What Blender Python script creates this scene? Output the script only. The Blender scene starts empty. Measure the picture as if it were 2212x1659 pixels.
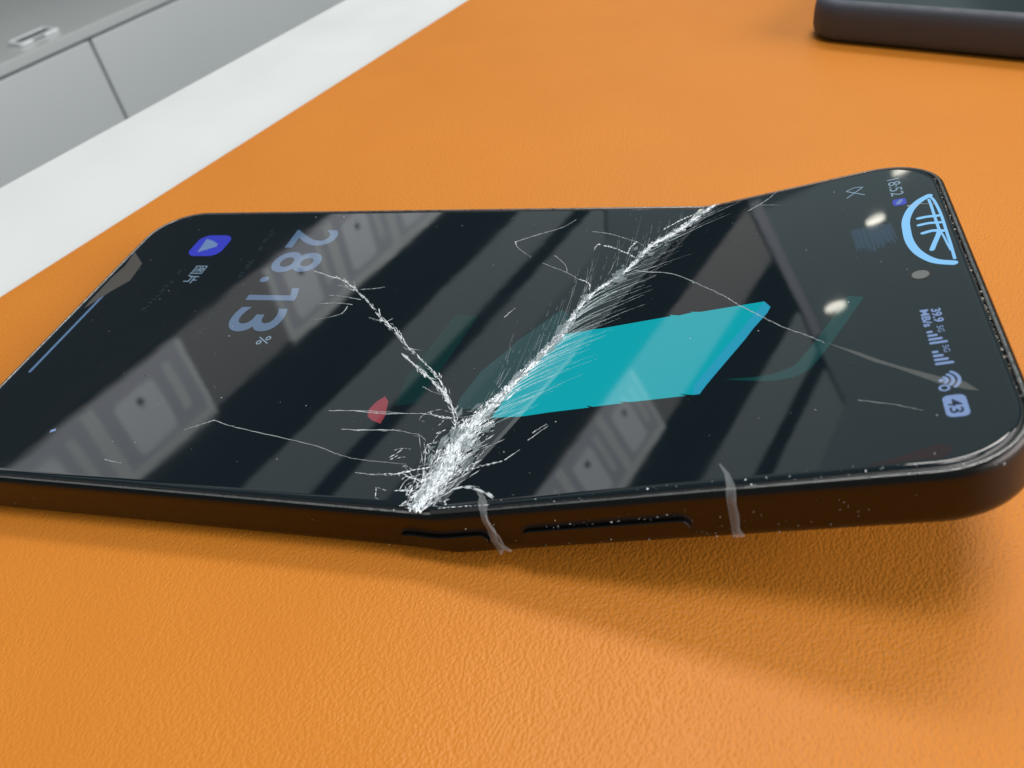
import bpy, bmesh, math, random
from mathutils import Vector, Matrix, noise
MM = 0.001
scene = bpy.context.scene
COL = scene.collection

# ---------------------------------------------------------------- camera
cam_data = bpy.data.cameras.new("camera")
cam = bpy.data.objects.new("camera", cam_data)
COL.objects.link(cam)
scene.camera = cam
yaw, pitch, roll = -0.34504749873547036, 0.7162235734802207, -0.18850463861023095
fwd = Vector((math.sin(yaw)*math.cos(pitch), math.cos(yaw)*math.cos(pitch), -math.sin(pitch)))
rgt = Vector((math.cos(yaw), -math.sin(yaw), 0)); upv = rgt.cross(fwd)
r2 = rgt*math.cos(roll)+upv*math.sin(roll); u2 = upv*math.cos(roll)-rgt*math.sin(roll)
cam.matrix_world = Matrix(((r2.x, u2.x, -fwd.x, 127.902*MM), (r2.y, u2.y, -fwd.y, -64.416*MM), (r2.z, u2.z, -fwd.z, 92.34*MM), (0, 0, 0, 1)))
cam_data.sensor_width = 36.0
cam_data.lens = 36.0*1758.428/2212.0
cam_data.clip_start = 0.005
cam_data.clip_end = 60.0
cam_data.dof.use_dof = True
cam_data.dof.focus_distance = 0.135
cam_data.dof.aperture_fstop = 32.0

# ---------------------------------------------------------------- world and lamps
world = bpy.data.worlds.new("World"); scene.world = world; world.use_nodes = True
bg = world.node_tree.nodes["Background"]
bg.inputs[0].default_value = (0.72, 0.94, 1.0, 1); bg.inputs[1].default_value = 0.19
def lamp(name, loc, target, power, sx, sy, color):
    d = bpy.data.lights.new(name, 'AREA'); d.shape = 'RECTANGLE'; d.size = sx; d.size_y = sy; d.energy = power; d.color = color
    o = bpy.data.objects.new(name, d); COL.objects.link(o)
    o.location = loc; o.rotation_euler = (Vector(target)-Vector(loc)).to_track_quat('-Z', 'Y').to_euler()
    return o
lamp("ceiling_lamp", (0.25, 0.20, 1.70), (0.16, 0.03, 0), 12.0, 0.70, 0.32, (1.0, 0.96, 0.92))
lamp("back_lamp", (0.30, 1.15, 1.65), (0.16, 0.03, 0), 15.0, 0.95, 0.26, (1.0, 0.96, 0.92))
lamp("side_fill", (1.40, -0.15, 0.52), (0.15, 0.0, 0), 21.0, 1.2, 0.8, (1.0, 0.95, 0.95))  # added fill, lightens the shadow under the raised end
scene.view_settings.view_transform = 'Standard'; scene.view_settings.look = 'None'
scene.view_settings.exposure = 0.0; scene.view_settings.gamma = 1.0
scene.view_settings.use_curve_mapping = False
scene.cycles.max_bounces = 8

# ---------------------------------------------------------------- helpers
def mat(name, color=(0.5, 0.5, 0.5), rough=0.5, metal=0.0, spec=0.5, emit=None, estr=1.0, ior=1.5):
    m = bpy.data.materials.new(name); m.use_nodes = True
    b = m.node_tree.nodes["Principled BSDF"]
    b.inputs["Base Color"].default_value = (*color, 1); b.inputs["Roughness"].default_value = rough
    b.inputs["Metallic"].default_value = metal; b.inputs["IOR"].default_value = ior
    b.inputs["Specular IOR Level"].default_value = spec
    if emit: b.inputs["Emission Color"].default_value = (*emit, 1); b.inputs["Emission Strength"].default_value = estr
    return m
def nodes(m): return m.node_tree.nodes, m.node_tree.links, m.node_tree.nodes["Principled BSDF"]
def link_obj(name, bm, material, parent=None, smooth=False):
    me = bpy.data.meshes.new(name); bm.to_mesh(me); bm.free()
    if smooth:
        for p in me.polygons: p.use_smooth = True
    me.materials.append(material)
    o = bpy.data.objects.new(name, me); COL.objects.link(o)
    if parent: o.parent = parent
    return o
def empty(name, loc=(0, 0, 0), rz=0.0):
    o = bpy.data.objects.new(name, None); COL.objects.link(o); o.location = loc; o.rotation_euler = (0, 0, rz)
    o.empty_display_size = 0.02
    return o
def tag(o, label, cat, group=None):
    o["label"] = label; o["category"] = cat
    if group: o["group"] = group
    return o
def box(bm, x0, x1, y0, y1, z0, z1):
    r = bmesh.ops.create_cube(bm, size=1.0)
    for v in r["verts"]:
        v.co = Vector((x0+(v.co.x+.5)*(x1-x0), y0+(v.co.y+.5)*(y1-y0), z0+(v.co.z+.5)*(z1-z0)))
    return r["verts"]
def bevel_all(bm, w, seg=2):
    bmesh.ops.bevel(bm, geom=list(bm.edges), offset=w, segments=seg, profile=0.5, affect='EDGES')
def rrect(L, W, r, n=14, x0=0.0, y0=0.0):
    pts = []
    for cx, cy, a0 in ((L-r, r, -90), (L-r, W-r, 0), (r, W-r, 90), (r, r, 180)):
        for i in range(n+1):
            a = math.radians(a0+90*i/n); pts.append((x0+cx+r*math.cos(a), y0+cy+r*math.sin(a)))
    return pts
def rings(bm, L, W, r, prof, n=14, cap_top=False, cap_bot=False):
    loops = []
    for ins, z in prof:
        p = rrect(L-2*ins, W-2*ins, max(r-ins, r*0.03), n, ins, ins)
        loops.append([bm.verts.new((x, y, z)) for x, y in p])
    for a, b in zip(loops[:-1], loops[1:]):
        k = len(a)
        for i in range(k):
            f = bm.faces.new((a[i], b[i], b[(i+1) % k], a[(i+1) % k])); f.smooth = True
    if cap_top: bm.faces.new(loops[0])
    if cap_bot: bm.faces.new(list(reversed(loops[-1])))
    return loops
FOLD_PATH = [(87.26, -0.21), (87.61, 2.53), (88.91, 6.42), (89.81, 11.82), (90.47, 14.91), (92.05, 19.17), (95.11, 25.95), (98.17, 32.72), (100.96, 39.42), (103.14, 47.97), (105.86, 52.83), (109.52, 57.89), (113.07, 65.76), (116.59, 69.71), (118.95, 72.79), (122.09, 77.39), (124.45, 80.13)]
BRANCH_PATH = [(88.79, 16.16), (87.58, 19.55), (85.16, 23.39), (82.23, 27.81), (78.23, 31.63), (74.0, 35.67), (71.04, 39.1), (67.49, 42.2), (63.24, 46.9), (59.12, 50.86), (55.22, 53.95), (51.48, 55.52), (48.11, 56.86)]
BRANCH_TWIN = [(74.27, 33.1), (78.31, 29.59), (82.15, 26.24), (85.27, 23.03)]
HAIR_PATHS = [[(61.26, 47.85), (57.61, 48.77), (54.1, 49.2)], [(60.22, 46.32), (56.78, 46.72), (53.27, 46.37)], [(59.28, 45.8), (58.8, 43.34), (54.05, 41.49)], [(58.46, 50.84), (55.95, 52.1), (54.5, 52.34)], [(86.71, 67.48), (87.85, 65.2), (91.04, 62.16)], [(86.71, 67.48), (90.72, 70.07), (95.09, 72.67), (97.51, 75.64)], [(93.59, 60.28), (95.68, 58.98), (98.72, 57.19), (101.12, 55.2), (103.39, 53.74), (103.69, 51.8)], [(95.45, 62.72), (97.57, 60.31), (98.6, 58.22), (98.57, 57.19)], [(101.41, 71.12), (104.97, 70.22), (108.26, 68.49), (110.51, 67.36), (111.85, 65.99)], [(103.01, 66.56), (102.67, 64.63)], [(60.02, 51.14), (62.55, 51.45), (64.65, 52.01)], [(75.01, 34.42), (77.66, 33.91)], [(80.74, 25.0), (82.56, 23.97), (84.37, 23.34)], [(64.84, 42.58), (67.35, 41.72)], [(68.43, 41.3), (69.56, 42.51)], [(66.85, 18.41), (73.07, 18.86), (79.62, 18.79), (83.83, 18.92)], [(70.63, 14.56), (76.45, 14.85), (80.31, 15.15)], [(47.99, 14.88), (45.93, 13.66), (43.66, 12.23)], [(47.99, 14.88), (51.23, 13.86), (57.44, 12.71), (67.15, 10.93), (72.43, 9.29), (75.95, 8.67), (80.12, 8.49), (83.37, 8.42)], [(71.39, 18.64), (76.14, 18.52), (82.92, 18.87), (86.22, 18.35), (88.4, 18.51), (90.88, 19.15), (93.31, 20.84)], [(72.99, 14.48), (78.5, 15.07), (83.2, 14.42), (84.93, 13.12)], [(98.2, 9.45), (100.05, 11.36)], [(101.13, 14.82), (103.09, 16.65)], [(100.85, 13.34), (103.42, 16.12)], [(76.2, 6.13), (78.87, 5.98), (80.54, 6.14)], [(83.95, 3.61), (84.14, 4.91), (84.83, 6.01)], [(94.0, 4.8), (95.86, 4.29)], [(130.66, 74.0), (132.58, 75.5), (134.37, 77.45), (135.88, 79.95)], [(132.58, 75.5), (136.68, 73.22)], [(156.15, 62.87), (158.51, 62.44), (160.24, 61.16)], [(33.49, 4.89), (36.9, 4.42)], [(144.73, 13.43), (148.75, 11.62), (151.52, 9.97)], [(89.99, 43.44), (91.39, 46.26)]]
SPUR_PATHS = [[(103.01, 66.56), (105.56, 65.73), (107.52, 64.63), (109.14, 63.55), (110.79, 61.97)], [(109.14, 63.55), (109.49, 65.72), (110.33, 67.64)], [(80.54, 6.14), (83.14, 6.64), (85.36, 7.65), (87.13, 8.08)], [(83.23, 3.28), (85.6, 3.64), (87.64, 3.72)], [(90.83, 6.84), (92.55, 8.05), (94.99, 8.62), (98.2, 9.45)], [(84.13, 6.21), (85.77, 5.71), (86.98, 5.18)], [(83.71, 19.23), (85.3, 18.43), (87.36, 18.29)], [(91.0, 2.18), (91.82, 1.02)], [(115.0, 71.67), (117.57, 74.59), (121.12, 77.54)], [(103.69, 51.8), (103.21, 53.99), (101.12, 55.2)]]
LONG_PATH = [(110.92, 58.1), (115.79, 56.44), (119.22, 53.95), (123.49, 49.0), (127.18, 44.51), (129.86, 40.59), (133.34, 36.14), (136.34, 32.3), (139.17, 29.53), (141.63, 26.77)]
SMEAR = [(141.64, 26.97), (145.54, 23.54), (147.89, 21.16), (149.98, 19.26), (154.11, 16.0), (156.48, 14.45), (157.65, 12.43), (156.25, 13.06), (153.91, 14.62), (149.56, 18.94), (147.28, 20.85), (144.55, 23.81)]
CYAN = [(133.61, 40.47), (133.0, 39.06), (124.16, 21.12), (124.22, 18.95), (123.34, 19.21), (122.05, 19.68), (123.17, 18.96), (115.49, 19.18), (113.39, 19.69), (114.28, 19.18), (109.72, 19.26), (108.46, 19.84), (109.1, 19.22), (102.84, 19.35), (96.23, 19.17), (93.69, 18.82), (95.31, 25.1), (98.33, 31.92), (101.6, 39.32), (106.06, 40.73), (110.32, 40.78), (119.04, 40.85), (118.89, 41.31), (120.4, 40.66), (122.59, 40.86), (121.94, 41.24), (123.91, 40.6)]
CYANEDGE = [(133.61, 40.47), (134.52, 38.56), (134.02, 36.96), (131.96, 33.15), (131.01, 30.94), (127.28, 23.64), (125.9, 20.88), (125.07, 18.95), (124.22, 18.95), (124.16, 21.12), (133.0, 39.06)]
TEALDIM = [(99.78, 46.05), (101.84, 43.85), (100.75, 39.0), (98.08, 33.07), (95.02, 26.28), (92.98, 20.66), (87.64, 20.27), (87.56, 22.44), (89.47, 29.42), (92.18, 34.0), (93.9, 37.43)]
TEALBAND = [(80.98, 44.06), (85.24, 43.74), (82.58, 29.42), (80.97, 21.25), (77.5, 20.28), (77.28, 27.52)]
TEALLINE = [(146.43, 37.52), (141.67, 27.57), (139.83, 24.11), (138.06, 21.51), (135.1, 20.54), (132.1, 20.77), (128.57, 21.53)]
RED = [(75.13, 22.35), (76.05, 21.28), (76.65, 18.04), (76.48, 16.25), (74.92, 16.83), (73.8, 17.64), (73.48, 19.26), (74.16, 21.15)]
DARKRED = [(152.2, 4.02), (153.41, 3.55), (153.25, 2.49), (152.34, 1.7), (149.78, 1.69), (147.14, 1.49), (144.63, 1.51), (148.59, 2.68)]
SMUDGE = [(145.7, 59.99), (152.8, 58.28), (152.99, 49.95), (151.45, 48.7), (150.94, 45.98), (151.56, 43.16), (149.42, 43.49), (149.32, 46.11), (145.72, 47.3), (145.74, 54.85)]
EDGE_SHEEN = [(1.27, 63.77), (5.88, 59.44), (6.87, 53.23), (4.72, 49.32), (2.36, 43.4), (2.02, 45.82), (1.76, 54.31), (2.22, 58.5)]
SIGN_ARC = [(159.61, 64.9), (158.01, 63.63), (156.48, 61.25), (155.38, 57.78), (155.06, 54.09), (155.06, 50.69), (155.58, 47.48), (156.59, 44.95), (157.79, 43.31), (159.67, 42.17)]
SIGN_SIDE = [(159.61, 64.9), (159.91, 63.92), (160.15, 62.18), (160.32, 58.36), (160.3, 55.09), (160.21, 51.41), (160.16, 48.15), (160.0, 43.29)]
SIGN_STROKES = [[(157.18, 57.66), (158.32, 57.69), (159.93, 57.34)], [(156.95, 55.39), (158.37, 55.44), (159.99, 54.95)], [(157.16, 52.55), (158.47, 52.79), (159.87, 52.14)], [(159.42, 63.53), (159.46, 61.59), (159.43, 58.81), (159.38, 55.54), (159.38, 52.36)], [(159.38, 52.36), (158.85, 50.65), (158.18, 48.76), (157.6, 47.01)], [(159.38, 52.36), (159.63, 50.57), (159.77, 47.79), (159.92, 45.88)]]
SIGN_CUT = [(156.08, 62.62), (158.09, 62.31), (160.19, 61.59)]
FAINT_ROWS = [[(31.16, 72.7), (31.6, 64.26)], [(31.59, 61.89), (31.99, 54.17)], [(32.86, 50.3), (31.88, 47.35)], [(32.66, 43.31), (32.51, 35.24)], [(16.83, 57.44), (16.43, 42.52)]]
BLUEDOT = [(19.21, 9.71), (19.06, 10.37), (19.82, 10.76), (20.09, 10.24)]
FILM1 = [(91.48, 4.57), (93.6, 4.72), (95.55, 3.92), (97.66, 2.46), (99.01, 1.31)]
FILM2 = [(128.61, 4.59), (129.64, 3.25), (130.46, 1.7)]
rng = random.Random(7)
# ---------------------------------------------------------------- materials
def leather():
    m = mat("orange_leather", (0.62, 0.235, 0.022), 0.46, spec=0.30)
    N, Lk, b = nodes(m)
    tc = N.new("ShaderNodeTexCoord")
    mp = N.new("ShaderNodeMapping"); mp.inputs["Rotation"].default_value = (0, 0, math.radians(-6)); mp.inputs["Scale"].default_value = (0.72, 1.0, 1.0)
    Lk.new(tc.outputs["Object"], mp.inputs[0])
    wn = N.new("ShaderNodeTexNoise"); wn.inputs["Scale"].default_value = 900; wn.inputs["Detail"].default_value = 2
    Lk.new(tc.outputs["Object"], wn.inputs["Vector"])
    sub = N.new("ShaderNodeVectorMath"); sub.operation = 'SUBTRACT'; sub.inputs[1].default_value = (.5, .5, .5)
    Lk.new(wn.outputs["Color"], sub.inputs[0])
    sc = N.new("ShaderNodeVectorMath"); sc.operation = 'SCALE'; sc.inputs["Scale"].default_value = 0.00035
    Lk.new(sub.outputs[0], sc.inputs[0])
    ad = N.new("ShaderNodeVectorMath"); ad.operation = 'ADD'; Lk.new(mp.outputs[0], ad.inputs[0]); Lk.new(sc.outputs[0], ad.inputs[1])
    vo = N.new("ShaderNodeTexVoronoi"); vo.feature = 'SMOOTH_F1'; vo.inputs["Scale"].default_value = 2450; vo.inputs["Smoothness"].default_value = .25
    Lk.new(ad.outputs[0], vo.inputs["Vector"])
    fine = N.new("ShaderNodeTexNoise"); fine.inputs["Scale"].default_value = 3600; fine.inputs["Detail"].default_value = 3
    Lk.new(ad.outputs[0], fine.inputs["Vector"])
    big = N.new("ShaderNodeTexNoise"); big.inputs["Scale"].default_value = 34; big.inputs["Detail"].default_value = 3
    Lk.new(tc.outputs["Object"], big.inputs["Vector"])
    inv = N.new("ShaderNodeMath"); inv.operation = 'MULTIPLY'; inv.inputs[1].default_value = -1.0; Lk.new(vo.outputs["Distance"], inv.inputs[0])
    mx = N.new("ShaderNodeMath"); mx.operation = 'MULTIPLY_ADD'; mx.inputs[1].default_value = .45
    Lk.new(fine.outputs["Fac"], mx.inputs[0]); Lk.new(inv.outputs[0], mx.inputs[2])
    st = N.new("ShaderNodeMapRange"); st.inputs[1].default_value = .3; st.inputs[2].default_value = .7; st.inputs[3].default_value = .6; st.inputs[4].default_value = 1.0
    Lk.new(big.outputs["Fac"], st.inputs[0])
    bp = N.new("ShaderNodeBump"); bp.inputs["Distance"].default_value = 0.000085
    Lk.new(st.outputs[0], bp.inputs["Strength"]); Lk.new(mx.outputs[0], bp.inputs["Height"])
    Lk.new(bp.outputs[0], b.inputs["Normal"])
    mk = N.new("ShaderNodeTexNoise"); mk.inputs["Scale"].default_value = 14; mk.inputs["Detail"].default_value = 6; mk.inputs["Roughness"].default_value = .65
    Lk.new(tc.outputs["Object"], mk.inputs["Vector"])
    rr = N.new("ShaderNodeMapRange"); rr.inputs[1].default_value = .3; rr.inputs[2].default_value = .7; rr.inputs[3].default_value = .36; rr.inputs[4].default_value = .58
    Lk.new(mk.outputs["Fac"], rr.inputs[0]); Lk.new(rr.outputs[0], b.inputs["Roughness"])
    cr = N.new("ShaderNodeMixRGB"); cr.inputs[1].default_value = (0.600, 0.195, 0.017, 1); cr.inputs[2].default_value = (0.655, 0.226, 0.022, 1)
    Lk.new(big.outputs["Fac"], cr.inputs[0]); Lk.new(cr.outputs[0], b.inputs["Base Color"])
    return m
M_LEATHER = leather()
def noisy(m, scale, lo, hi, bump=0.0, bscale=None):
    N, Lk, b = nodes(m)
    tc = N.new("ShaderNodeTexCoord"); n = N.new("ShaderNodeTexNoise"); n.inputs["Scale"].default_value = scale; n.inputs["Detail"].default_value = 4
    Lk.new(tc.outputs["Object"], n.inputs["Vector"])
    mr = N.new("ShaderNodeMapRange"); mr.inputs[1].default_value = .3; mr.inputs[2].default_value = .7; mr.inputs[3].default_value = lo; mr.inputs[4].default_value = hi
    Lk.new(n.outputs["Fac"], mr.inputs[0]); Lk.new(mr.outputs[0], b.inputs["Roughness"])
    if bump:
        n2 = N.new("ShaderNodeTexNoise"); n2.inputs["Scale"].default_value = bscale; n2.inputs["Detail"].default_value = 3
        Lk.new(tc.outputs["Object"], n2.inputs["Vector"])
        bp = N.new("ShaderNodeBump"); bp.inputs["Distance"].default_value = bump; bp.inputs["Strength"].default_value = 1.0
        Lk.new(n2.outputs["Fac"], bp.inputs["Height"]); Lk.new(bp.outputs[0], b.inputs["Normal"])
    return m
M_TABLE = noisy(mat("white_laminate", (0.74, 0.77, 0.77), 0.4), 40, .32, .45)
M_CABINET = noisy(mat("grey_laminate", (0.70, 0.73, 0.735), 0.45), 12, .4, .5)
M_CABTOP = noisy(mat("grey_counter", (0.62, 0.64, 0.64), 0.16, spec=.6), 6, .12, .2)
M_FLOOR = noisy(mat("floor_grey", (0.35, 0.35, 0.35), 0.4), 8, .3, .5)
M_WHITE = mat("white_plastic", (0.8, 0.82, 0.84), 0.3)
M_GLASS = noisy(mat("cracked_cover_glass", (0.004, 0.006, 0.008), 0.03, spec=0.62, emit=(0.0008, 0.0040, 0.0060)), 70, .018, .05, 0.000022, 42)
M_FRAME = noisy(mat("black_metal", (0.042, 0.040, 0.038), 0.3, metal=1.0), 500, .26, .34, 0.000006, 6000)
M_BEZEL = mat("black_gasket", (0.012, 0.012, 0.013), 0.28)
M_BACK = mat("black_back", (0.02, 0.02, 0.02), 0.35)
M_SLOT = mat("dark_slot", (0.004, 0.004, 0.004), 0.6)
M_CRACK = mat("crushed_glass", (0.80, 0.85, 0.88), 0.30, spec=.7)
M_HAIR = mat("hairline_fracture", (0.62, 0.67, 0.69), 0.35, spec=.7)
M_DUST = mat("dust", (0.62, 0.60, 0.57), 0.7)
M_DIRT = mat("dirt", (0.22, 0.17, 0.12), 0.8)
M_RUBBER = noisy(mat("charcoal_silicone", (0.066, 0.076, 0.098), 0.42, spec=.45), 300, .52, .66)
M_DARKSCREEN = mat("dark_screen", (0.012, 0.02, 0.024), 0.12)
def film():
    m = mat("torn_film", (0.75, 0.78, 0.80), 0.25, spec=.6)
    b = nodes(m)[2]; b.inputs["Alpha"].default_value = 0.17
    return m
M_FILM = film()
def disp(name, color, strength=1.0):
    return mat(name, (0.003, 0.004, 0.005), 0.035, spec=0.62, emit=color, estr=strength)

# ---------------------------------------------------------------- table, mat, cabinet
E1 = Vector((0.3136, 0.9496, 0)).normalized(); E2 = Vector((E1.y, -E1.x, 0))
ANG = math.atan2(E1.y, E1.x)
def frame_empty(name, origin): return empty(name, origin, ANG)   # local x = along table edge, local y = away to the left
table = empty("white_table", (-0.0844, 0.1146, -0.002-0.03), ANG)
bm = bmesh.new(); box(bm, -0.45, 0.75, -0.60, 0.0, 0, 0.030); bevel_all(bm, 0.0012, 2)
link_obj("table_top", bm, M_TABLE, table)
for lx in (-0.40, 0.70):
    for ly in (-0.55, -0.05):
        bm = bmesh.new(); box(bm, lx-.02, lx+.02, ly-.02, ly+.02, -0.718, -0.0005); bevel_all(bm, .002, 1)
        link_obj("leg", bm, M_TABLE, table)
tag(table, "white laminate table top along the edge of the orange mat", "table")
lm = empty("leather_mat", (-0.0363, 0.0579, -0.002), ANG)
bm = bmesh.new(); box(bm, -0.34, 0.55, -0.50, 0.0, 0.0, 0.002); bevel_all(bm, 0.0006, 3)
link_obj("mat_sheet", bm, M_LEATHER, lm)
tag(lm, "orange pebbled leather desk mat lying on the white table", "mat")
bm = bmesh.new(); box(bm, -4, 4, -3, 5, -0.80, -0.75)
fl = link_obj("floor", bm, M_FLOOR); fl["kind"] = "structure"
# low cabinet across the aisle: local x along the edge, local y = depth away from the table
cab = empty("low_cabinet", (-0.76097, 0.77122, -0.75), ANG)
X0, XG, X1 = -0.65, 0.13518, 1.10
for a, b_ in ((X0, XG-0.0022), (XG+0.0022, X1)):
    bm = bmesh.new(); box(bm, a, b_, 0.0, 0.018, 0.05, 0.5465); bevel_all(bm, .0015, 2)
    link_obj("door_panel", bm, M_CABINET, cab)
bm = bmesh.new(); box(bm, X0, X1, 0.020, 0.50, 0.0, 0.549); link_obj("carcass", bm, M_SLOT, cab)
bm = bmesh.new(); box(bm, X0-.01, X1+.01, -0.001, 0.51, 0.5500, 0.5634); bevel_all(bm, .0012, 2)
link_obj("counter_top", bm, M_CABTOP, cab)
tag(cab, "low grey cabinet with flat doors and counter beyond the white table", "cabinet")
# small white tray with a grey inset lying on the cabinet counter
tr = empty("white_tray", (-0.7757, 0.8690, -0.75+0.5636), ANG)
bm = bmesh.new(); rings(bm, .060, .036, .006, [(0.0062, .0030), (.0052, .0050), (.0030, .0052), (.0008, .0044), (0, .0030), (0, 0.0006), (.0008, 0)], 6)
for v in bm.verts: v.co -= Vector((.030, .018, 0))
link_obj("rim", bm, M_WHITE, tr)
bm = bmesh.new(); box(bm, -.0236, .0236, -.0116, .0116, .0002, .0038); link_obj("inset", bm, mat("tray_inset", (.10, .105, .11), .3), tr)
bm = bmesh.new(); box(bm, -.012, .006, -.0183, -.017, .0018, .0042); link_obj("notch", bm, mat("tray_notch", (.16, .17, .18), .4), tr)
tag(tr, "small white plastic tray with grey inset on the grey cabinet counter", "tray")

# ---------------------------------------------------------------- second phone in a charcoal case
sp = empty("cased_phone", (0.1444, 0.1861, 0.0001), math.radians(-25.0))
bm = bmesh.new()
LP, WP, HP = 0.155, 0.076, 0.0108
prof = [(.0034, HP-.0006), (.0032, HP-.0001), (.0027, HP), (.0018, HP-.0002), (.0010, HP-.0007), (.0004, HP-.0016), (.0001, HP-.003), (0, HP-.0045), (0, .0030), (.0003, .0016), (.0010, .0006), (.0020, .0001), (.003, 0)]
rings(bm, LP, WP, .0095, prof, 16, cap_bot=True); link_obj("case", bm, M_RUBBER, sp)
bm = bmesh.new(); rings(bm, LP-.0068, WP-.0068, .0064, [(0.0002, HP-.0006), (0, HP-.0008), (0, HP-.003)], 16, cap_top=True, cap_bot=True)
for v in bm.verts: v.co += Vector((.0034, .0034, 0))
link_obj("screen", bm, M_DARKSCREEN, sp)
tag(sp, "dark phone in a charcoal silicone case lying on the orange mat", "phone")

# ---------------------------------------------------------------- the bent phone (all in millimetres, then bent about the crease)
L, W, T = 162.0, 80.575, 8.2
NF = Vector((89.456, 0.0)); FF = Vector((122.827, W)); TH = 0.251861
AX = (FF-NF).normalized(); NR = Vector((AX.y, -AX.x)); K = 1.6
RB = 2*K/TH
def bend(u, v, w):
    d = Vector((u, v))-NF; s = d.dot(NR); a = d.dot(AX); h = w-T
    if s <= -K: phi, S, Z = 0.0, s, 0.0
    else:
        t = min(s, K); phi = TH*(t+K)/(2*K); S = -K+RB*math.sin(phi); Z = RB*(1-math.cos(phi))
        if s > K: S += (s-K)*math.cos(TH); Z += (s-K)*math.sin(TH)
    p = NF+AX*a+NR*(S-h*math.sin(phi))
    return Vector((p.x, p.y, T+Z+h*math.cos(phi)))*MM
def cut_and_bend(bm, lines=(-1.6, -.8, 0, .8, 1.6)):
    for s in lines:
        g = list(bm.verts)+list(bm.edges)+list(bm.faces)
        c = NF+NR*s
        bmesh.ops.bisect_plane(bm, geom=g, plane_co=(c.x, c.y, 0), plane_no=(NR.x, NR.y, 0), dist=1e-4)
    for v in bm.verts: v.co = bend(*v.co)
    return bm
phone = empty("bent_smartphone")
tag(phone, "bent black smartphone with cracked lit screen lying on the orange mat", "phone")
EX = 0.75
def shell(bm, prof, n, **kw):
    rings(bm, L+2*EX, W+2*EX, 11.2, prof, n, **kw)
    for v in bm.verts: v.co -= Vector((EX, EX, 0))
bm = bmesh.new()
shell(bm, [(0.62, 7.90), (0.35, 7.70), (0.14, 7.35), (0.03, 6.85), (0, 6.3), (0, 2.2), (0.06, 1.5), (0.3, .8), (0.75, .3), (1.5, 0.05), (2.4, 0.0)], 16)
frame = link_obj("frame", cut_and_bend(bm), M_FRAME, phone)
bm = bmesh.new(); shell(bm, [(1.15, 7.5), (1.10, 7.86), (0.95, 7.95), (0.62, 7.90)], 16)
link_obj("frame_rim", cut_and_bend(bm), noisy(mat("bright_rim", (0.20, 0.20, 0.20), .3, metal=1.0), 900, .2, .5, 0.00002, 3000), phone)  # rim metal lightened to stand in for the glint along the edge
bm = bmesh.new()
shell(bm, [(2.4, 0.25), (2.4, 0.02)], 16, cap_top=True, cap_bot=True)
link_obj("back_cover", cut_and_bend(bm), M_BACK, phone)
bm = bmesh.new(); shell(bm, [(1.75, 7.6), (1.45, 7.92), (1.16, 7.6)], 16)
link_obj("bezel_gasket", cut_and_bend(bm), M_BEZEL, phone)
bm = bmesh.new()
shell(bm, [(2.3, 8.20), (1.95, 8.185), (1.65, 8.13), (1.5, 8.04), (1.45, 7.9), (1.45, 7.3)], 16, cap_top=True, cap_bot=True)
screen = link_obj("screen", cut_and_bend(bm), M_GLASS, phone)
# camera bump hidden under the lifted end
bm = bmesh.new()
rings(bm, 30, 34, 8, [(1.0, 0.0), (0, -0.2), (0, -1.6), (.5, -2.0)], 8, cap_bot=True)
for v in bm.verts: v.co += Vector((126, 40, 0.1))
link_obj("camera_bump", cut_and_bend(bm), M_BACK, phone)
# side buttons
def pill(bm, u0, u1, w0, w1, y_in, y_out, n=6, edge=.12):
    r = (w1-w0)/2
    loops = []
    for ins, y in ((0, y_in), (0, y_out+edge), (edge, y_out)):
        lp = []
        for cu, a0 in ((u1-r, -90), (u0+r, 90)):
            for i in range(n+1):
                a = math.radians(a0+180*i/n)
                lp.append(bm.verts.new((cu+(r-ins)*math.cos(a), y, (w0+w1)/2+(r-ins)*math.sin(a))))
        loops.append(lp)
    for a, b in zip(loops[:-1], loops[1:]):
        for i in range(len(a)):
            bm.faces.new((a[i], a[(i+1) % len(a)], b[(i+1) % len(a)], b[i]))
    bm.faces.new(loops[-1])
for u0, u1 in ((84.6, 97.0), (102.0, 124.2)):
    bm = bmesh.new(); pill(bm, u0-.35, u1+.35, 1.95, 5.35, .4-EX, -.03-EX, edge=.02)
    link_obj("button_slot_shadow", cut_and_bend(bm), M_SLOT, phone)  # shadow in the button slot put in as a black pill
    bm = bmesh.new(); pill(bm, u0, u1, 2.3, 4.70, .4-EX, -.68-EX)
    link_obj("side_button", cut_and_bend(bm), M_FRAME, phone)
# front camera
def disc(bm, u, v, r, w, n=20, rv=None):
    bm.faces.new([bm.verts.new((u+r*math.cos(2*math.pi*i/n), v+(rv or r)*math.sin(2*math.pi*i/n), w)) for i in range(n)])
bm = bmesh.new(); disc(bm, 155.2, 40.5, 1.55, T+.012); link_obj("camera_hole", cut_and_bend(bm), M_SLOT, screen)
bm = bmesh.new()
for i, (rr, ww) in enumerate(((1.15, .02), )): disc(bm, 155.2, 40.5, rr, T+ww)
link_obj("front_camera", cut_and_bend(bm), mat("lens_glass", (.16, .17, .17), .25), screen)

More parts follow.
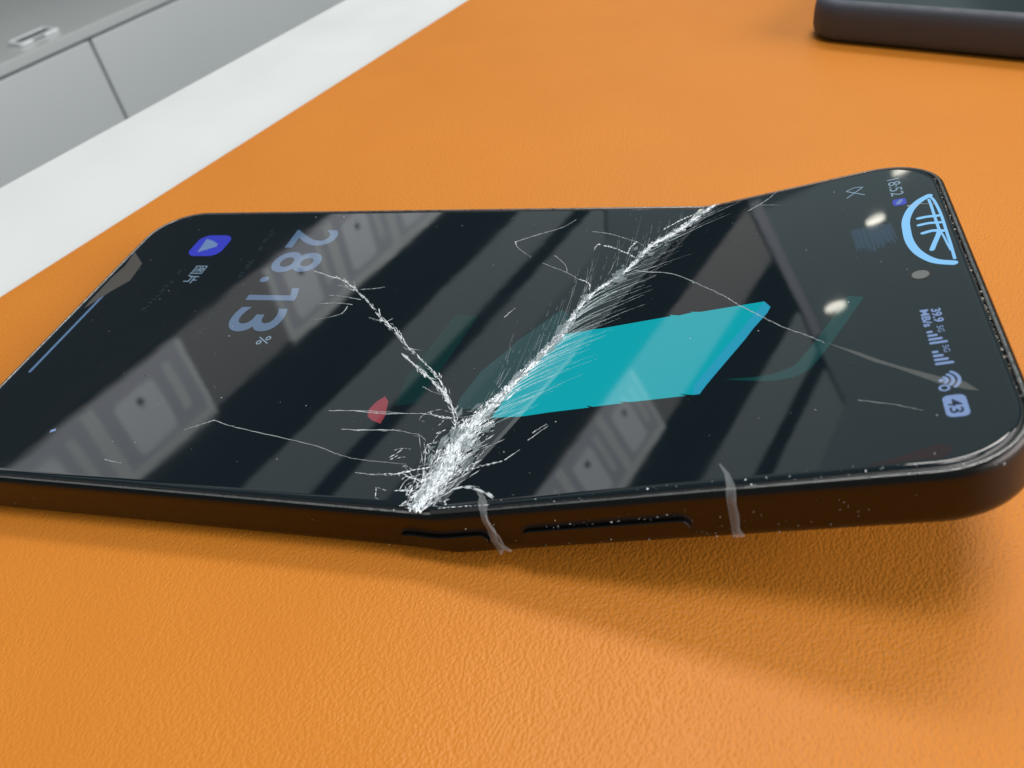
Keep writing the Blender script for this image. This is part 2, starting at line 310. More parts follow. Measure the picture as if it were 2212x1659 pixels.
# ---------------------------------------------------------------- lit marks on the display and a painted sign reflection
GW = T+0.010
def poly(name, pts, m, w=GW, parent=screen):
    bm = bmesh.new(); f = bm.faces.new([bm.verts.new((u, v, w)) for u, v in pts])
    if f.normal.z < 0 or True:
        bm.normal_update()
        if f.normal.z < 0: f.normal_flip()
    bmesh.ops.triangulate(bm, faces=list(bm.faces))
    return link_obj(name, cut_and_bend(bm), m, parent)
def stroke_bm(bm, pts, width, w=GW, taper=None):
    pts = [Vector(p) for p in pts]; n = len(pts); prev = None
    for i, p in enumerate(pts):
        d = (pts[min(i+1, n-1)]-pts[max(i-1, 0)]).normalized(); nn = Vector((-d.y, d.x))
        k = width/2*(taper(i/(n-1)) if taper else 1)
        pair = (bm.verts.new((*(p+nn*k), w)), bm.verts.new((*(p-nn*k), w)))
        if prev: bm.faces.new((prev[0], prev[1], pair[1], pair[0]))
        prev = pair
def fix_up(bm):
    bm.normal_update()
    for f in bm.faces:
        if f.normal.z < 0: f.normal_flip()
def smooth_path(pts, k=6):
    P = [Vector(p) for p in pts]; out = []
    for i in range(len(P)-1):
        p0, p1, p2, p3 = P[max(i-1, 0)], P[i], P[i+1], P[min(i+2, len(P)-1)]
        for j in range(k):
            t = j/k
            out.append(0.5*((2*p1)+(p2-p0)*t+(2*p0-5*p1+4*p2-p3)*t*t+(3*p1-p0-3*p2+p3)*t**3))
    out.append(P[-1]); return out
def stroke(name, pts, width, m, w=GW, k=6, round_ends=True):
    bm = bmesh.new(); sp_ = smooth_path(pts, k) if len(pts) > 2 else [Vector(p) for p in pts]
    stroke_bm(bm, sp_, width, w)
    if round_ends:
        for e in (sp_[0], sp_[-1]): disc(bm, e.x, e.y, width/2, w+.0012, 12)
    fix_up(bm)
    return link_obj(name, cut_and_bend(bm), m, screen)
def text(name, body, box_uv, m, w=GW, thick=0.0, size_fit=True):
    """box_uv = (v_start, v_end, u_bottom, u_top): the writing runs from the far side to the near side, its top towards the top of the phone"""
    c = bpy.data.curves.new(name, 'FONT'); c.body = body; c.resolution_u = 6; c.offset = thick
    o = bpy.data.objects.new(name+"_tmp", c); COL.objects.link(o)
    bpy.context.view_layer.update()
    me = bpy.data.meshes.new_from_object(o.evaluated_get(bpy.context.evaluated_depsgraph_get()))
    bpy.data.objects.remove(o); bpy.data.curves.remove(c)
    xs = [v.co.x for v in me.vertices]; ys = [v.co.y for v in me.vertices]
    x0, x1, y0, y1 = min(xs), max(xs), min(ys), max(ys)
    va, vb, ua, ub = box_uv
    bm = bmesh.new(); bm.from_mesh(me); bpy.data.meshes.remove(me)
    for v in bm.verts:
        fx = (v.co.x-x0)/(x1-x0); fy = (v.co.y-y0)/(y1-y0)
        v.co = Vector((ua+(ub-ua)*fy, va+(vb-va)*fx, w))
    fix_up(bm)
    return link_obj(name, cut_and_bend(bm), m, screen)
D_DIGIT = disp("display_slate_blue", (0.080, 0.142, 0.245)); D_TEXT = disp("display_grey_blue", (0.20, 0.30, 0.40))
D_STATUS = disp("display_status_blue", (0.19, 0.28, 0.52)); D_DIMTEXT = disp("display_dim_text", (0.03, 0.055, 0.065))
D_BLUE = disp("display_royal_blue", (0.035, 0.045, 0.48)); D_PALE = disp("display_pale_blue", (0.13, 0.22, 0.42))
D_CYAN = disp("display_cyan", (0.0, 0.345, 0.405)); D_CYANEDGE = disp("display_light_cyan", (0.02, 0.31, 0.47))
D_TEALDIM = disp("display_dim_teal", (0.007, 0.040, 0.043)); D_TEALBAND = disp("display_faint_teal", (0.0, 0.020, 0.020))
D_TEALLINE = disp("display_teal_line", (0.002, 0.040, 0.040)); D_RED = disp("display_red", (0.25, 0.035, 0.05)); D_DARKRED = disp("display_dark_red", (0.016, 0.001, 0.002))
D_SIGN = disp("sign_glow", (0.22, 0.54, 0.90)); D_HOME = disp("display_home", (0.10, 0.18, 0.32))
D_SMUDGE = disp("display_smudge", (0.014, 0.035, 0.065)); D_BLACK = disp("display_black", (0.004, 0.008, 0.03))
text("large_digit", "2", (72.5, 65.6, 37.1, 47.5), D_DIGIT, thick=.012)
text("large_digit", "8", (63.9, 56.6, 37.0, 47.7), D_DIGIT, thick=.012)
bm = bmesh.new(); disc(bm, 37.95, 54.1, .95, GW, 20); fix_up(bm); link_obj("decimal_point", cut_and_bend(bm), D_DIGIT, screen)
poly("large_digit", [(37.1, 48.9), (37.1, 47.25), (47.6, 47.25), (47.6, 48.6), (46.9, 51.3), (45.4, 51.3), (46.1, 48.9)], D_DIGIT)
text("large_digit", "3", (45.0, 37.6, 37.0, 47.9), D_DIGIT, thick=.012)
text("percent_sign", "%", (36.5, 34.1, 45.7, 48.1), D_TEXT)
bm = bmesh.new(); bm.faces.new([bm.verts.new((x, y, GW)) for x, y in rrect(8.0, 8.1, 2.4, 8, 14.7, 62.4)]); fix_up(bm)
icon = link_obj("app_icon", cut_and_bend(bm), D_BLUE, screen)
poly("play_triangle", [(17.0, 63.8), (20.5, 66.0), (20.3, 67.1), (19.7, 67.4), (18.6, 68.2), (16.4, 69.1)], D_PALE, GW+.006)
text("picture_caption", "\u56fe\u7247", (58.7, 52.5, 19.7, 22.6), D_TEXT)
stroke("home_bar", [(3.85, 24.3), (3.8, 55.0)], .62, D_HOME)
text("clock_text", "18:52", (74.2, 67.4, 154.3, 156.25), D_TEXT)
bm = bmesh.new(); bm.faces.new([bm.verts.new((x, y, GW)) for x, y in rrect(2.0, 2.4, .5, 6, 154.25, 63.6)]); fix_up(bm)
link_obj("status_icon", cut_and_bend(bm), D_BLUE, screen)
stroke("status_icon_mark", [(155.0, 64.4), (155.5, 65.3)], .7, D_PALE, GW+.006)
for a in ([(147.5, 70.4), (150.3, 73.5)], [(150.4, 73.5), (149.0, 74.0), (147.6, 73.2)], [(147.6, 73.2), (150.4, 70.3)]):
    stroke("mute_symbol", a, .22, D_TEXT, round_ends=False)
text("speed_text", "39.9", (31.1, 27.8, 155.15, 156.35), D_STATUS, thick=.03)
text("speed_text", "MB/s", (31.2, 27.0, 153.85, 154.9), D_STATUS, thick=.03)
text("network_text", "5G", (26.9, 25.4, 155.3, 156.05), D_STATUS)
text("network_text", "5G", (22.4, 20.9, 155.3, 156.0), D_STATUS)
for v0 in (25.75, 21.2):
    for i in range(4):
        bm = bmesh.new(); bm.faces.new([bm.verts.new((x, y, GW)) for x, y in rrect(.75+.45*i, .5, .2, 4, 153.95, v0-.25-.85*i)]); fix_up(bm)
        link_obj("signal_bar", cut_and_bend(bm), D_STATUS, screen)
for i, r in enumerate((.75, 1.4, 2.05)):
    stroke("wifi_arc", [(154.0+r*math.cos(a), 15.25+r*math.sin(a)) for a in [math.radians(-47+94*j/8) for j in range(9)]], .4, D_STATUS, k=2)
bm = bmesh.new(); disc(bm, 154.15, 15.25, .32, GW); fix_up(bm); link_obj("wifi_dot", cut_and_bend(bm), D_STATUS, screen)
stroke("wifi_badge", [(154.25+.5*math.cos(a), 13.75+.5*math.sin(a)) for a in [math.radians(360*j/12) for j in range(13)]], .28, D_STATUS, k=1)
bm = bmesh.new(); bm.faces.new([bm.verts.new((x, y, GW)) for x, y in rrect(2.45, 4.0, .75, 6, 153.7, 8.25)]); fix_up(bm)
link_obj("battery_badge", cut_and_bend(bm), D_STATUS, screen)
text("battery_text", "43", (11.5, 8.9, 154.15, 155.6), D_BLACK, GW+.006, thick=.015)
poly("wallpaper_shape", CYAN, D_CYAN)
poly("wallpaper_edge", CYANEDGE, D_CYANEDGE)
poly("wallpaper_shape", TEALDIM, D_TEALDIM)
poly("wallpaper_shape", TEALBAND, D_TEALBAND, T+.008)
bm = bmesh.new(); stroke_bm(bm, smooth_path(TEALLINE, 8), 2.3, GW, lambda t: 1.0 if t < .55 else max(.05, 1-(t-.55)/.45)); fix_up(bm)
link_obj("wallpaper_line", cut_and_bend(bm), D_TEALLINE, screen)
poly("red_mark", RED, D_RED)
poly("dark_red_mark", DARKRED, D_DARKRED)
poly("blue_mark", BLUEDOT, D_STATUS)
stroke("sign_reflection", SIGN_ARC, 1.2, D_SIGN, GW+.004)  # neon sign mirrored in the glass, painted as glowing strokes
stroke("sign_reflection", SIGN_SIDE, .42, D_SIGN, GW+.008)
for p, wd in zip(SIGN_STROKES, (.78, .7, .78, .42, .72, .3)): stroke("sign_reflection", p, wd, D_SIGN, GW+.004+.004*rng.random())
bm = bmesh.new()
for i in range(70):      # faint hatched patch beside the clock
    t = i/69.0; u = 147.2+5.9*t; va = 58.3-.2*t+rng.uniform(-.5, .3); vb = 50.8+3.0*max(0, t-.45)+rng.uniform(-1.2, 1.2)
    stroke_bm(bm, [(u+rng.uniform(-.05, .05), va), (u+.25, (va+vb)/2), (u+.45, vb)], rng.uniform(.05, .16), GW+rng.random()*.004)
fix_up(bm); link_obj("hatched_patch", cut_and_bend(bm), D_SMUDGE, screen)
bm = bmesh.new()
for a, b in FAINT_ROWS:
    a, b = Vector(a), Vector(b); n = int((b-a).length/.55)
    for i in range(n):
        if rng.random() < .25: continue
        c = a.lerp(b, i/n)+Vector((rng.uniform(-.5, .5), 0))
        for q in range(2): stroke_bm(bm, [c+Vector((rng.uniform(-.6, .2), rng.uniform(-.2, .2))), c+Vector((rng.uniform(0, .7), rng.uniform(-.2, .2)))], .09, GW+rng.random()*.004)
fix_up(bm); fr = link_obj("faint_caption", cut_and_bend(bm), D_DIMTEXT, screen); fr["kind"] = "stuff"

# ---------------------------------------------------------------- fractures: small raised slivers of broken glass
CW = T+.022
def sliver(bm, a, b, wd, ht):
    """a ridge with a three-sided section between two surface points"""
    a, b = Vector(a), Vector(b); d = b-a
    if d.length < 1e-4: return
    d.normalize(); n = Vector((-d.y, d.x))*wd/2; o = n*rng.uniform(-.7, .7)
    c = a.lerp(b, rng.uniform(.3, .7))+o
    A, B = bm.verts.new((*a, CW)), bm.verts.new((*b, CW))
    m_ = a.lerp(b, .5)
    P, Q, R_ = bm.verts.new((*(m_+n), CW)), bm.verts.new((*(m_-n), CW)), bm.verts.new((*c, CW+ht))
    for f in ((A, Q, R_), (Q, B, R_), (B, P, R_), (P, A, R_)): bm.faces.new(f)
def inside(p):
    return 1.6 < p.x < L-1.6 and 1.6 < p.y < W-1.6
def jag_line(bm, pts, wd, jit, step, ht=.5, gap=0.0, taper=False):
    P = smooth_path(pts, 8); prev = P[0]; acc = 0; tot = sum((P[i+1]-P[i]).length for i in range(len(P)-1)); done = 0
    for i in range(len(P)-1):
        acc += (P[i+1]-P[i]).length; done += (P[i+1]-P[i]).length
        if acc < step*rng.uniform(.6, 1.5): continue
        acc = 0; q = P[i+1]+Vector((rng.gauss(0, jit), rng.gauss(0, jit)))
        k = (1-.75*done/tot) if taper else 1
        if rng.random() >= gap:
            w_ = wd*k*rng.uniform(.5, 1.6); sliver(bm, prev, q, w_, w_*ht*rng.uniform(.3, 1.3))
        prev = q
def ridge(bm, P, wd, tip=.15):
    """a continuous fine ridge, thinning to its far end"""
    prev = None; n = len(P)
    for i, p in enumerate(P):
        d = (P[min(i+1, n-1)]-P[max(i-1, 0)])
        if d.length < 1e-6: continue
        d.normalize(); f = i/(n-1); k = wd/2*(1-(1-tip)*f)*rng.uniform(.6, 1.3); nn = Vector((-d.y, d.x))*k
        row = (bm.verts.new((*(p+nn), CW)), bm.verts.new((*(p+nn*rng.uniform(-.5, .5)), CW+k*.9)), bm.verts.new((*(p-nn), CW)))
        if prev:
            bm.faces.new((prev[0], prev[1], row[1], row[0])); bm.faces.new((prev[1], prev[2], row[2], row[1]))
        prev = row
fp = smooth_path(FOLD_PATH, 10)
cum = [0.0]
for i in range(len(fp)-1): cum.append(cum[-1]+(fp[i+1]-fp[i]).length)
TOT = cum[-1]
def fold_at(t):
    s = t*TOT
    for i in range(len(fp)-1):
        if cum[i+1] >= s:
            k = (s-cum[i])/(cum[i+1]-cum[i]+1e-9); return fp[i].lerp(fp[i+1], k), (fp[i+1]-fp[i]).normalized()
    return fp[-1], (fp[-1]-fp[-2]).normalized()
def halfw(t):
    pts = ((0, 1.7), (.06, 2.3), (.12, 2.6), (.19, 2.0), (.25, 1.25), (.33, .9), (.45, .85), (.55, .5), (.64, .42), (.72, .40), (.82, .8), (.92, 1.0), (1, .5))
    for (a, x), (b, y) in zip(pts[:-1], pts[1:]):
        if a <= t <= b: return x+(y-x)*(t-a)/(b-a)
    return .5
bm = bmesh.new()
def dens(): # more pieces where the crush zone is wide
    while True:
        t = rng.random()
        if rng.random() < .22+.30*halfw(t): return t
def fold_pieces(bm, count, widths):
    for i in range(count):
        t = dens(); p, d = fold_at(t); n = Vector((-d.y, d.x)); hw = halfw(t)
        off = rng.gauss(0, .42)*hw
        if t > .2 and rng.random() < .55: off = rng.gauss(0, .18)*hw+(.0 if rng.random() < .6 else .55*hw)
        q = p+n*off
        ang = rng.gauss(0, .28) if rng.random() < .75 else rng.uniform(-1.5, 1.5)
        b = q+(d*math.cos(ang)+n*math.sin(ang))*rng.uniform(.25, 1.1)*(1.5 if t < .2 else 1.0)
        if b.y < -.35 or q.y < -.4 or b.y > W-.5: continue
        w_ = rng.choice(widths); sliver(bm, q, b, w_, w_*rng.uniform(.2, 1.1))
for q in range(5): jag_line(bm, FOLD_PATH[3:], .22, .13, .7, gap=.12)
for q in range(5): jag_line(bm, [Vector(p)+Vector((rng.gauss(0, .7), 0)) for p in FOLD_PATH[:7]], .25, .15, .8, gap=.12)
fold_pieces(bm, 3000, (.05, .07, .09, .13, .22))
link_obj("fold_crack", cut_and_bend(bm), M_CRACK, screen)["kind"] = "stuff"
bm = bmesh.new(); fold_pieces(bm, 500, (.10, .15, .22, .32))
link_obj("fold_crack", cut_and_bend(bm), mat("splintered_glass", (.34, .38, .40), .12, spec=.9), screen)["kind"] = "stuff"
# fan of streaks and net of small cells at the impact point by the button edge
bm = bmesh.new()
for i in range(120):
    t0 = rng.uniform(.0, .10); p, d = fold_at(t0); n = Vector((-d.y, d.x))
    p = p+n*rng.gauss(0, .9)
    a = math.radians(rng.gauss(74, 17)); ln = rng.uniform(2, 12)
    k = rng.randint(3, 6); prev = p
    for j in range(k):
        a += rng.gauss(0, .09); q = prev+Vector((math.cos(a), math.sin(a)))*ln/k
        if rng.random() < .8 and prev.y > .4: w_ = rng.uniform(.04, .13); sliver(bm, prev, q, w_, w_*.6)
        prev = q
GRID = {}
for i in range(15):
    for j in range(11):
        p, d = fold_at(.015+.205*i/14); n = Vector((-d.y, d.x))
        GRID[i, j] = p+n*((j-3.2)*.92*(.6+.8*halfw(.015+.205*i/14)/2.4))+Vector((rng.gauss(0, .38), rng.gauss(0, .38)))
for (i, j), a in GRID.items():
    keep = math.exp(-((j-3.2)/3.4)**2)
    for k in ((i+1, j), (i, j+1), (i+1, j-1)):
        if k in GRID and rng.random() < .04+.7*keep and a.y > .7 and GRID[k].y > .7:
            m_ = a.lerp(GRID[k], .5)+Vector((rng.gauss(0, .1), rng.gauss(0, .1))); w_ = rng.uniform(.05, .17)
            sliver(bm, a, m_, w_, w_*.6); sliver(bm, m_, GRID[k], w_*.8, w_*.6)
for p in SPUR_PATHS:
    jag_line(bm, p, .24, .07, .5, gap=.05); jag_line(bm, p, .12, .18, .6, gap=.3)
link_obj("impact_crack", cut_and_bend(bm), M_CRACK, screen)["kind"] = "stuff"
bm = bmesh.new()
def wide_line(bm, path, wid, n, prof):
    P = smooth_path(path, 10)
    for i in range(n):
        k = rng.random(); j = min(int(k*(len(P)-1)), len(P)-2); d = (P[j+1]-P[j]).normalized(); nn = Vector((-d.y, d.x))
        wv = wid*prof(k); q = P[j].lerp(P[j+1], rng.random())+nn*rng.gauss(0, .45)*wv
        ang = rng.gauss(0, .16); dd = d*math.cos(ang)+nn*math.sin(ang)
        w_ = rng.uniform(.05, .22)*min(1, .35+wv); sliver(bm, q, q+dd*rng.uniform(.6, 1.9), w_, w_*rng.uniform(.2, .8))
wide_line(bm, BRANCH_PATH, .6, 260, lambda k: .45+.55*abs(math.sin(k*9.5))*(1 if k < .85 else .3) if k < .9 else .15)
jag_line(bm, BRANCH_PATH, .16, .08, .4, gap=.05)
wide_line(bm, BRANCH_TWIN, .5, 150, lambda k: .3+.6*k)
jag_line(bm, BRANCH_TWIN, .16, .06, .4)
link_obj("branch_crack", cut_and_bend(bm), M_CRACK, screen)["kind"] = "stuff"
bm = bmesh.new()
for p in HAIR_PATHS:
    ridge(bm, [q+Vector((rng.gauss(0, .035), rng.gauss(0, .035))) for q in smooth_path(p, 9)], .12, .35)
    if rng.random() < .5: jag_line(bm, p, .07, .14, .7, gap=.6)
ridge(bm, [q+Vector((rng.gauss(0, .03), rng.gauss(0, .03))) for q in smooth_path(LONG_PATH, 9)], .17, .6); jag_line(bm, LONG_PATH, .07, .12, .5, gap=.45)
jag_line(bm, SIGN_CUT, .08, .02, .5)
link_obj("hairline_crack", cut_and_bend(bm), M_HAIR, screen)["kind"] = "stuff"
# combed hairlines on both flanks of the crease
def comb(bm, t0, t1, n, a_mean, a_spread, l0, l1, curve, wd, gap):
    for i in range(n):
        t = t0+(t1-t0)*(i+rng.random())/n; p, d = fold_at(t); a = math.radians(rng.gauss(a_mean(t), a_spread)); ln = rng.uniform(l0(t), l1(t))
        k = max(6, int(ln/.6)); p = p+Vector((math.cos(a), math.sin(a)))*abs(rng.gauss(0, 1.6)); P = [p]; wob = rng.uniform(-.05, .05)
        for j in range(k):
            aa = a+math.radians(curve)*j/k+wob*math.sin(j*.9)
            q = P[-1]+Vector((math.cos(aa), math.sin(aa)))*ln/k
            if not inside(q): break
            P.append(q)
        cut = 0
        while cut < len(P)-2:     # break the line here and there
            e = len(P) if rng.random() > gap*2 else min(len(P), cut+rng.randint(3, 9))
            if e-cut > 2: ridge(bm, P[cut:e], wd*rng.uniform(.5, 1.3)*(1-.4*cut/len(P)), .2 if e == len(P) else .7)
            cut = e+(1 if rng.random() < .7 else 2)
bm = bmesh.new()
comb(bm, .12, .56, 80, lambda t: 60-3*t, 4, lambda t: 6, lambda t: 21-6*t, -36, .07, .1)
comb(bm, .56, .93, 22, lambda t: 54-6*t, 6, lambda t: 5, lambda t: 18, -20, .05, .25)
link_obj("comb_crack", cut_and_bend(bm), mat("comb_fracture", (.58, .70, .72), .3, spec=.7), screen)["kind"] = "stuff"
bm = bmesh.new()
comb(bm, .12, .90, 44, lambda t: 78+9*t, 5, lambda t: 8, lambda t: 20 if t < .7 else 7, 6, .06, .42)
for i in range(260):
    t = rng.uniform(.1, .97); p, d = fold_at(t); n = Vector((-d.y, d.x))
    q = p+n*abs(rng.gauss(0, 4.0))*(1 if rng.random() < .6 else -1); a = rng.uniform(0, 6.28)
    if inside(q): sliver(bm, q, q+Vector((math.cos(a), math.sin(a)))*rng.uniform(.08, .25), .07, .05)
link_obj("comb_crack", cut_and_bend(bm), mat("dotted_fracture", (.30, .33, .34), .35, spec=.7), screen)["kind"] = "stuff"
bm = bmesh.new()      # lifted plates of glass along the crease
for i in range(60):
    t = rng.random()**1.3; p, d = fold_at(t); n = Vector((-d.y, d.x)); c = p+n*rng.gauss(0, .8)*(.5+halfw(t))
    r_ = rng.uniform(.3, 1.1); a0 = rng.uniform(0, 6.28); tilt = Vector((rng.gauss(0, .16), rng.gauss(0, .16)))
    top = []
    for k in range(rng.choice((3, 4, 4, 5))):
        a = a0+k*6.283/4.2; o = Vector((math.cos(a), math.sin(a)))*r_*rng.uniform(.5, 1.1); o = o+d*o.dot(d)*.9
        q = c+o
        if not (.6 < q.y < W-.6): break
        top.append((q.x, q.y, CW+.10+abs(tilt.dot(o))))
    if len(top) < 3: continue
    tv = [bm.verts.new(q) for q in top]; bv = [bm.verts.new((q[0], q[1], CW-.01)) for q in top]
    bm.faces.new(tv)
    for k in range(len(tv)): bm.faces.new((tv[k], bv[k], bv[(k+1) % len(tv)], tv[(k+1) % len(tv)]))
bmesh.ops.recalc_face_normals(bm, faces=list(bm.faces))
def shard_mat():
    m = mat("glass_shard", (.30, .36, .38), .06, spec=.8); nodes(m)[2].inputs["Alpha"].default_value = .45; return m
link_obj("glass_shard", cut_and_bend(bm), shard_mat(), screen)["kind"] = "stuff"
bm = bmesh.new()
for f in [[(89.6, -.2, 8.06), (97.6, -.2, 7.99), (97.6, .5, 8.12), (89.6, .45, 8.21)]]: bm.faces.new([bm.verts.new(q) for q in f])
fix_up(bm); link_obj("rim_gap", cut_and_bend(bm), M_SLOT, screen)
bm = bmesh.new(); jag_line(bm, [(90.5, .75), (94, .7), (98.8, .55)], .16, .03, .5); link_obj("rim_crack", cut_and_bend(bm), M_CRACK, screen)["kind"] = "stuff"
# pale smear where the long crack fans out
def smear_mat():
    m = mat("scuffed_glass", (.5, .5, .48), .5, spec=.5); nodes(m)[2].inputs["Alpha"].default_value = .16; return m
poly("scuffed_crack", SMEAR, smear_mat(), GW+.03)
# loose glass grains, dust
bm = bmesh.new()
def grain(bm, p3, r):
    vs = [bm.verts.new(p3+Vector((rng.uniform(-r, r), rng.uniform(-r, r), rng.uniform(-r*.2, r)))) for _ in range(4)]
    for f in ((0, 1, 2), (0, 3, 1), (1, 3, 2), (0, 2, 3)): bm.faces.new([vs[k] for k in f])
for i in range(170):
    u, v = rng.uniform(3, L-3), rng.uniform(2, W-2)
    grain(bm, bend(u, v, T+.03), rng.choice((.05, .06, .08, .13))*MM)
for i in range(50):     # along the near rim
    u = rng.uniform(84, 158); grain(bm, bend(u, rng.uniform(-.1, 1.6), T-.05), rng.uniform(.06, .16)*MM)
link_obj("glass_grain", bm, M_CRACK, phone)["kind"] = "stuff"
bm = bmesh.new()
for i in range(110):
    u = rng.triangular(86, 158, 120) if rng.random() < .85 else rng.uniform(5, 90)
    grain(bm, bend(u, -.03-EX, rng.uniform(1.0, 6.2)), rng.uniform(.05, .14)*MM)
for i in range(34):
    u = rng.uniform(103, 124); grain(bm, bend(u, -.2-EX, rng.choice((5.0, 2.2))+rng.uniform(-.4, .2)), rng.uniform(.08, .2)*MM)
link_obj("side_dust", bm, M_DUST, phone)["kind"] = "stuff"
bm = bmesh.new()
for i in range(150):    # grime packed in the seam round the top end
    v = rng.triangular(14, W-6, 66) if i % 2 else rng.uniform(8, 45); grain(bm, bend(L-1.32+EX+rng.uniform(-.1, .12), v, 7.88), rng.uniform(.08, .22)*MM)
link_obj("seam_grime", bm, mat("seam_grime", (.42, .38, .33), .8), phone)["kind"] = "stuff"
# earpiece slit
bm = bmesh.new(); box(bm, L-1.75+EX, L-1.3+EX, 33, 48, 7.85, 7.99); link_obj("earpiece_slit", cut_and_bend(bm), M_SLOT, phone)
# strips of torn protective film hanging over the rim
def ribbon(name, path3, widths, bulge=.0):
    """path3: (u, v, w) points; width along u"""
    bm = bmesh.new(); prev = None
    for (u, v, w), wd in zip(path3, widths):
        v = v-EX*max(0, min(1, (2.2-v)/1.5)); row = []
        for k in range(5):
            f = k/4-.5; row.append(bm.verts.new((u+wd*f, v-bulge*(1-4*f*f), w+bulge*.3*math.sin(k*2.1))))
        if prev:
            for k in range(4):
                bm.faces.new((prev[k], prev[k+1], row[k+1], row[k])).smooth = True
        prev = row
    bmesh.ops.solidify(bm, geom=list(bm.faces), thickness=.05)
    return link_obj(name, cut_and_bend(bm, ()), M_FILM, phone)
ribbon("film_strip", [(95.8, 3.4, 8.3), (96.9, 2.2, 8.35), (97.6, 1.0, 8.45), (97.9, .1, 8.2), (97.8, -.35, 7.0), (98.0, -.30, 5.2), (97.9, -.62, 3.4), (98.2, -.5, 1.8), (98.1, -.9, 1.2)], [.4, .9, 1.5, 1.0, .9, 1.15, 1.0, 1.25, .3], .16)
ribbon("film_strip", [(98.1, -.1, 7.9), (98.2, -.55, 6.2), (98.6, -.5, 4.2), (98.8, -.75, 2.6), (99.4, -.7, 1.4)], [.2, .35, .5, .6, .9], .10)
ribbon("film_strip", [(128.4, 4.2, 8.3), (129.4, 2.2, 8.35), (129.9, .8, 8.35), (129.9, -.1, 7.9), (129.7, -.35, 6.4), (129.6, -.25, 4.4), (129.4, -.42, 2.4), (129.5, -.3, 1.0)], [.2, .6, 1.0, 1.15, 1.05, 1.15, .95, 1.5], .10)
stk = bmesh.new()
for p, q in (((94.8, 4.2), (97.2, 3.0)), ((97.2, 3.0), (98.6, 1.9)), ((93.2, 4.7), (94.8, 4.2)), ((91.5, 4.3), (93.2, 4.7))):
    for r_ in range(5): sliver(stk, Vector(p)+Vector((rng.gauss(0, .12), rng.gauss(0, .12))), Vector(q)+Vector((rng.gauss(0, .15), rng.gauss(0, .15))), .22, .12)
link_obj("rim_crack", cut_and_bend(stk), M_CRACK, screen)["kind"] = "stuff"
# raised edge of warped glass at the bottom end, its reflection painted in grey
bm = bmesh.new(); cen = sum((Vector(p) for p in EDGE_SHEEN), Vector((0, 0)))/len(EDGE_SHEEN)
f = bm.faces.new([bm.verts.new((u, v, T+.02+max(0, (5.0-u))*.02)) for u, v in EDGE_SHEEN]); fix_up(bm)
link_obj("grey_glass_sheen", cut_and_bend(bm, ()), mat("grey_glass_sheen", (.075, .072, .066), .14), screen)

# ---------------------------------------------------------------- what the screen mirrors: a display wall and lamps
def st(s, t, z): return E2*(s*MM)+E1*(t*MM)+Vector((0, 0, z*MM))
SW = -1500.0
CS, CT, CZ = 127.902*E2.x-64.416*E2.y, 127.902*E1.x-64.416*E1.y, 2*T-92.34
def wz(sc): return CZ+(2000-CZ)*(CS-SW)/(CS-sc)
def emis(name, col, s): return mat(name, (.02, .02, .02), .6, emit=col, estr=s)
LB_DULL = emis("lightbox_dull", (.85, .82, .78), .62); LB_FRAME = emis("lightbox_frame", (.95, 1.0, .97), 1.5)
LB_CELL = emis("lightbox_cell", (.92, .93, 1.0), 1.15); LB_FACE = emis("lightbox_face", (.95, .97, 1.0), 1.75); BAND_GLOW = emis("wall_band_glow", (.88, 1.0, 1.0), .62)
WALLM = mat("dark_wall", (.05, .055, .06), .6); LB_DOT = mat("lightbox_dot", (.03, .03, .03), .5)
wall = empty("display_wall", st(SW, 0, -750), ANG)   # local x along the wall, local -y towards the phone
def wp(name, x0, x1, z0, z1, y0, y1, m, par=wall, bev=0.0):
    bm = bmesh.new(); box(bm, x0*MM, x1*MM, -y1*MM, -y0*MM, (z0+750)*MM, (z1+750)*MM)
    if bev: bmesh.ops.bevel(bm, geom=[e for e in bm.edges if abs((e.verts[0].co-e.verts[1].co).y) > 1e-6], offset=bev*MM, segments=4, profile=.5, affect='EDGES')
    return link_obj(name, bm, m, par)
zb0, zb1 = wz(-2985), wz(-2420)
wp("wall_board", -400, 3050, -750, 2075, -60, 0, WALLM)
wp("light_trough", -380, 3000, zb0, zb1, 1, 14, LB_DULL)
wp("glow_band", -380, 3000, wz(-1965), wz(-1725), 1, 14, BAND_GLOW)  # lit wall surface, its brightness put in as emission
wp("glow_band", -380, 3000, wz(-1625), 2070, 1, 14, BAND_GLOW)  # upper lit wall surface, also made to glow
def cell(x0, x1):
    f = wp("lightbox", x0, x1, zb0, zb1, 15, 26, LB_CELL)
    wp("lightbox_rim", x0, x0+14, zb0, zb1, 26, 32, LB_FRAME, f); wp("lightbox_rim", x1-14, x1, zb0, zb1, 26, 32, LB_FRAME, f)
    wp("lightbox_rim", x0+14, x1-14, zb1-26, zb1, 26, 32, LB_FRAME, f)
    w = x1-x0; h = zb1-zb0
    wp("lightbox_face", x0+.20*w, x0+.62*w, zb0+.15*h, zb0+.80*h, 27, 31, LB_FACE, f, 14)
    wp("lightbox_face", x0+.74*w, x0+.82*w, zb0+.12*h, zb0+.70*h, 27, 31, LB_FRAME, f, 6)
    bm = bmesh.new(); bmesh.ops.create_cone(bm, cap_ends=True, segments=20, radius1=.009, radius2=.009, depth=.006, matrix=Matrix.Translation(((x0+.42*w)*MM, -.034, (zb0+.28*h+750)*MM)) @ Matrix.Rotation(math.pi/2, 4, 'X'))
    link_obj("lightbox_knob", bm, LB_DOT, f)
for a, b in ((-60, 255), (258, 523), (526, 800), (1100, 1345), (1348, 1600), (1603, 1850)): cell(a, b)
tag(wall, "dark display wall with rows of grey light boxes, mirrored in the phone screen", "wall")
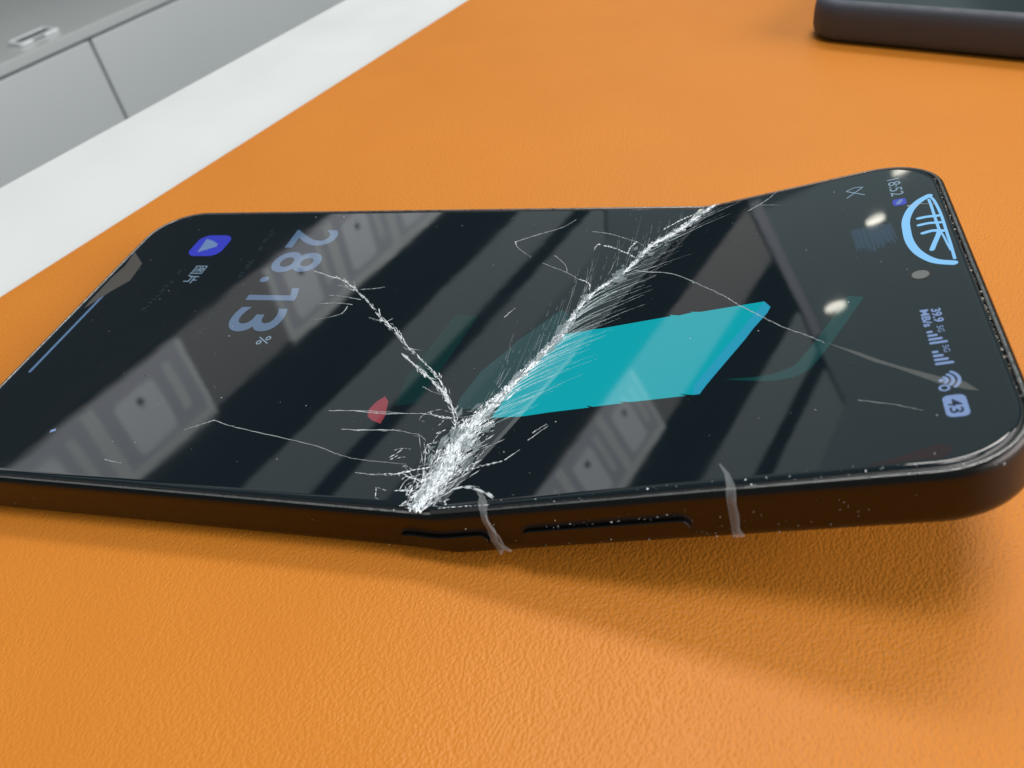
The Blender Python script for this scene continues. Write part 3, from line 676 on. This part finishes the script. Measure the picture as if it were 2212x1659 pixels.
for i, (x, y) in enumerate(((-449, 4210), (-165, 5202), (62, 5887))):
    pl = empty("round_ceiling_lamp", (x*MM, y*MM, 2.0))
    bm = bmesh.new(); bmesh.ops.create_cone(bm, cap_ends=True, segments=32, radius1=.060, radius2=.052, depth=.05, matrix=Matrix.Translation((0, 0, .027)))
    link_obj("housing", bm, M_WHITE, pl)
    bm = bmesh.new(); bmesh.ops.create_cone(bm, cap_ends=True, segments=32, radius1=.056, radius2=.056, depth=.004, matrix=Matrix.Translation((0, 0, -.0005)))
    link_obj("diffuser", bm, emis("lamp_glow", (1, .97, .84), 9.0), pl)
    tag(pl, ("round white ceiling lamp mirrored beside the teal line on the screen", "round white ceiling lamp mirrored above the hatched patch on the screen", "round white ceiling lamp mirrored at the rounded corner past the clock")[i], "lamp", "round ceiling lamps mirrored in the screen")
a, b = Vector((-1.023, 6.635, 2.0)), Vector((-.577, 3.964, 2.0)); dd = (b-a)
lin = empty("linear_ceiling_light", (a+b)/2, math.atan2(dd.y, dd.x))
bm = bmesh.new(); box(bm, -dd.length/2, dd.length/2, -.055, .055, 0.004, .06); link_obj("housing", bm, M_WHITE, lin)
bm = bmesh.new(); box(bm, -dd.length/2+.01, dd.length/2-.01, -.05, .05, 0, .003); link_obj("diffuser", bm, emis("linear_glow", (.93, .93, 1), .7), lin)
tag(lin, "long narrow ceiling light mirrored as a pale stripe in the screen", "lamp")

pts = [(-1.02, 6.60), (-.57, 3.95), (-.468, 3.367), (-1.0, 1.75), (1.6, 1.75), (1.6, 6.6)]
bm = bmesh.new(); f = bm.faces.new([bm.verts.new((x, y, 2.08)) for x, y in pts]); r = bmesh.ops.extrude_face_region(bm, geom=[f])
for v in [g for g in r["geom"] if isinstance(g, bmesh.types.BMVert)]: v.co.z += .03
bmesh.ops.recalc_face_normals(bm, faces=list(bm.faces))
cl = link_obj("ceiling", bm, emis("glowing_ceiling", (.80, 1.0, 1.0), .48)); cl["kind"] = "structure"  # plain lit ceiling, the light on it put in as a glow

bm = bmesh.new()
for i in range(70):
    x, y = rng.uniform(-.01, .19), rng.uniform(-.04, .17)
    if -.003 < x < .165 and -.012 < y < .085: continue
    grain(bm, Vector((x, y, .0001)), rng.uniform(.04, .11)*MM)
ds = link_obj("mat_dust", bm, M_DUST); ds["kind"] = "stuff"; ds["label"] = "scattered specks of dust on the orange leather mat"; ds["category"] = "dust"
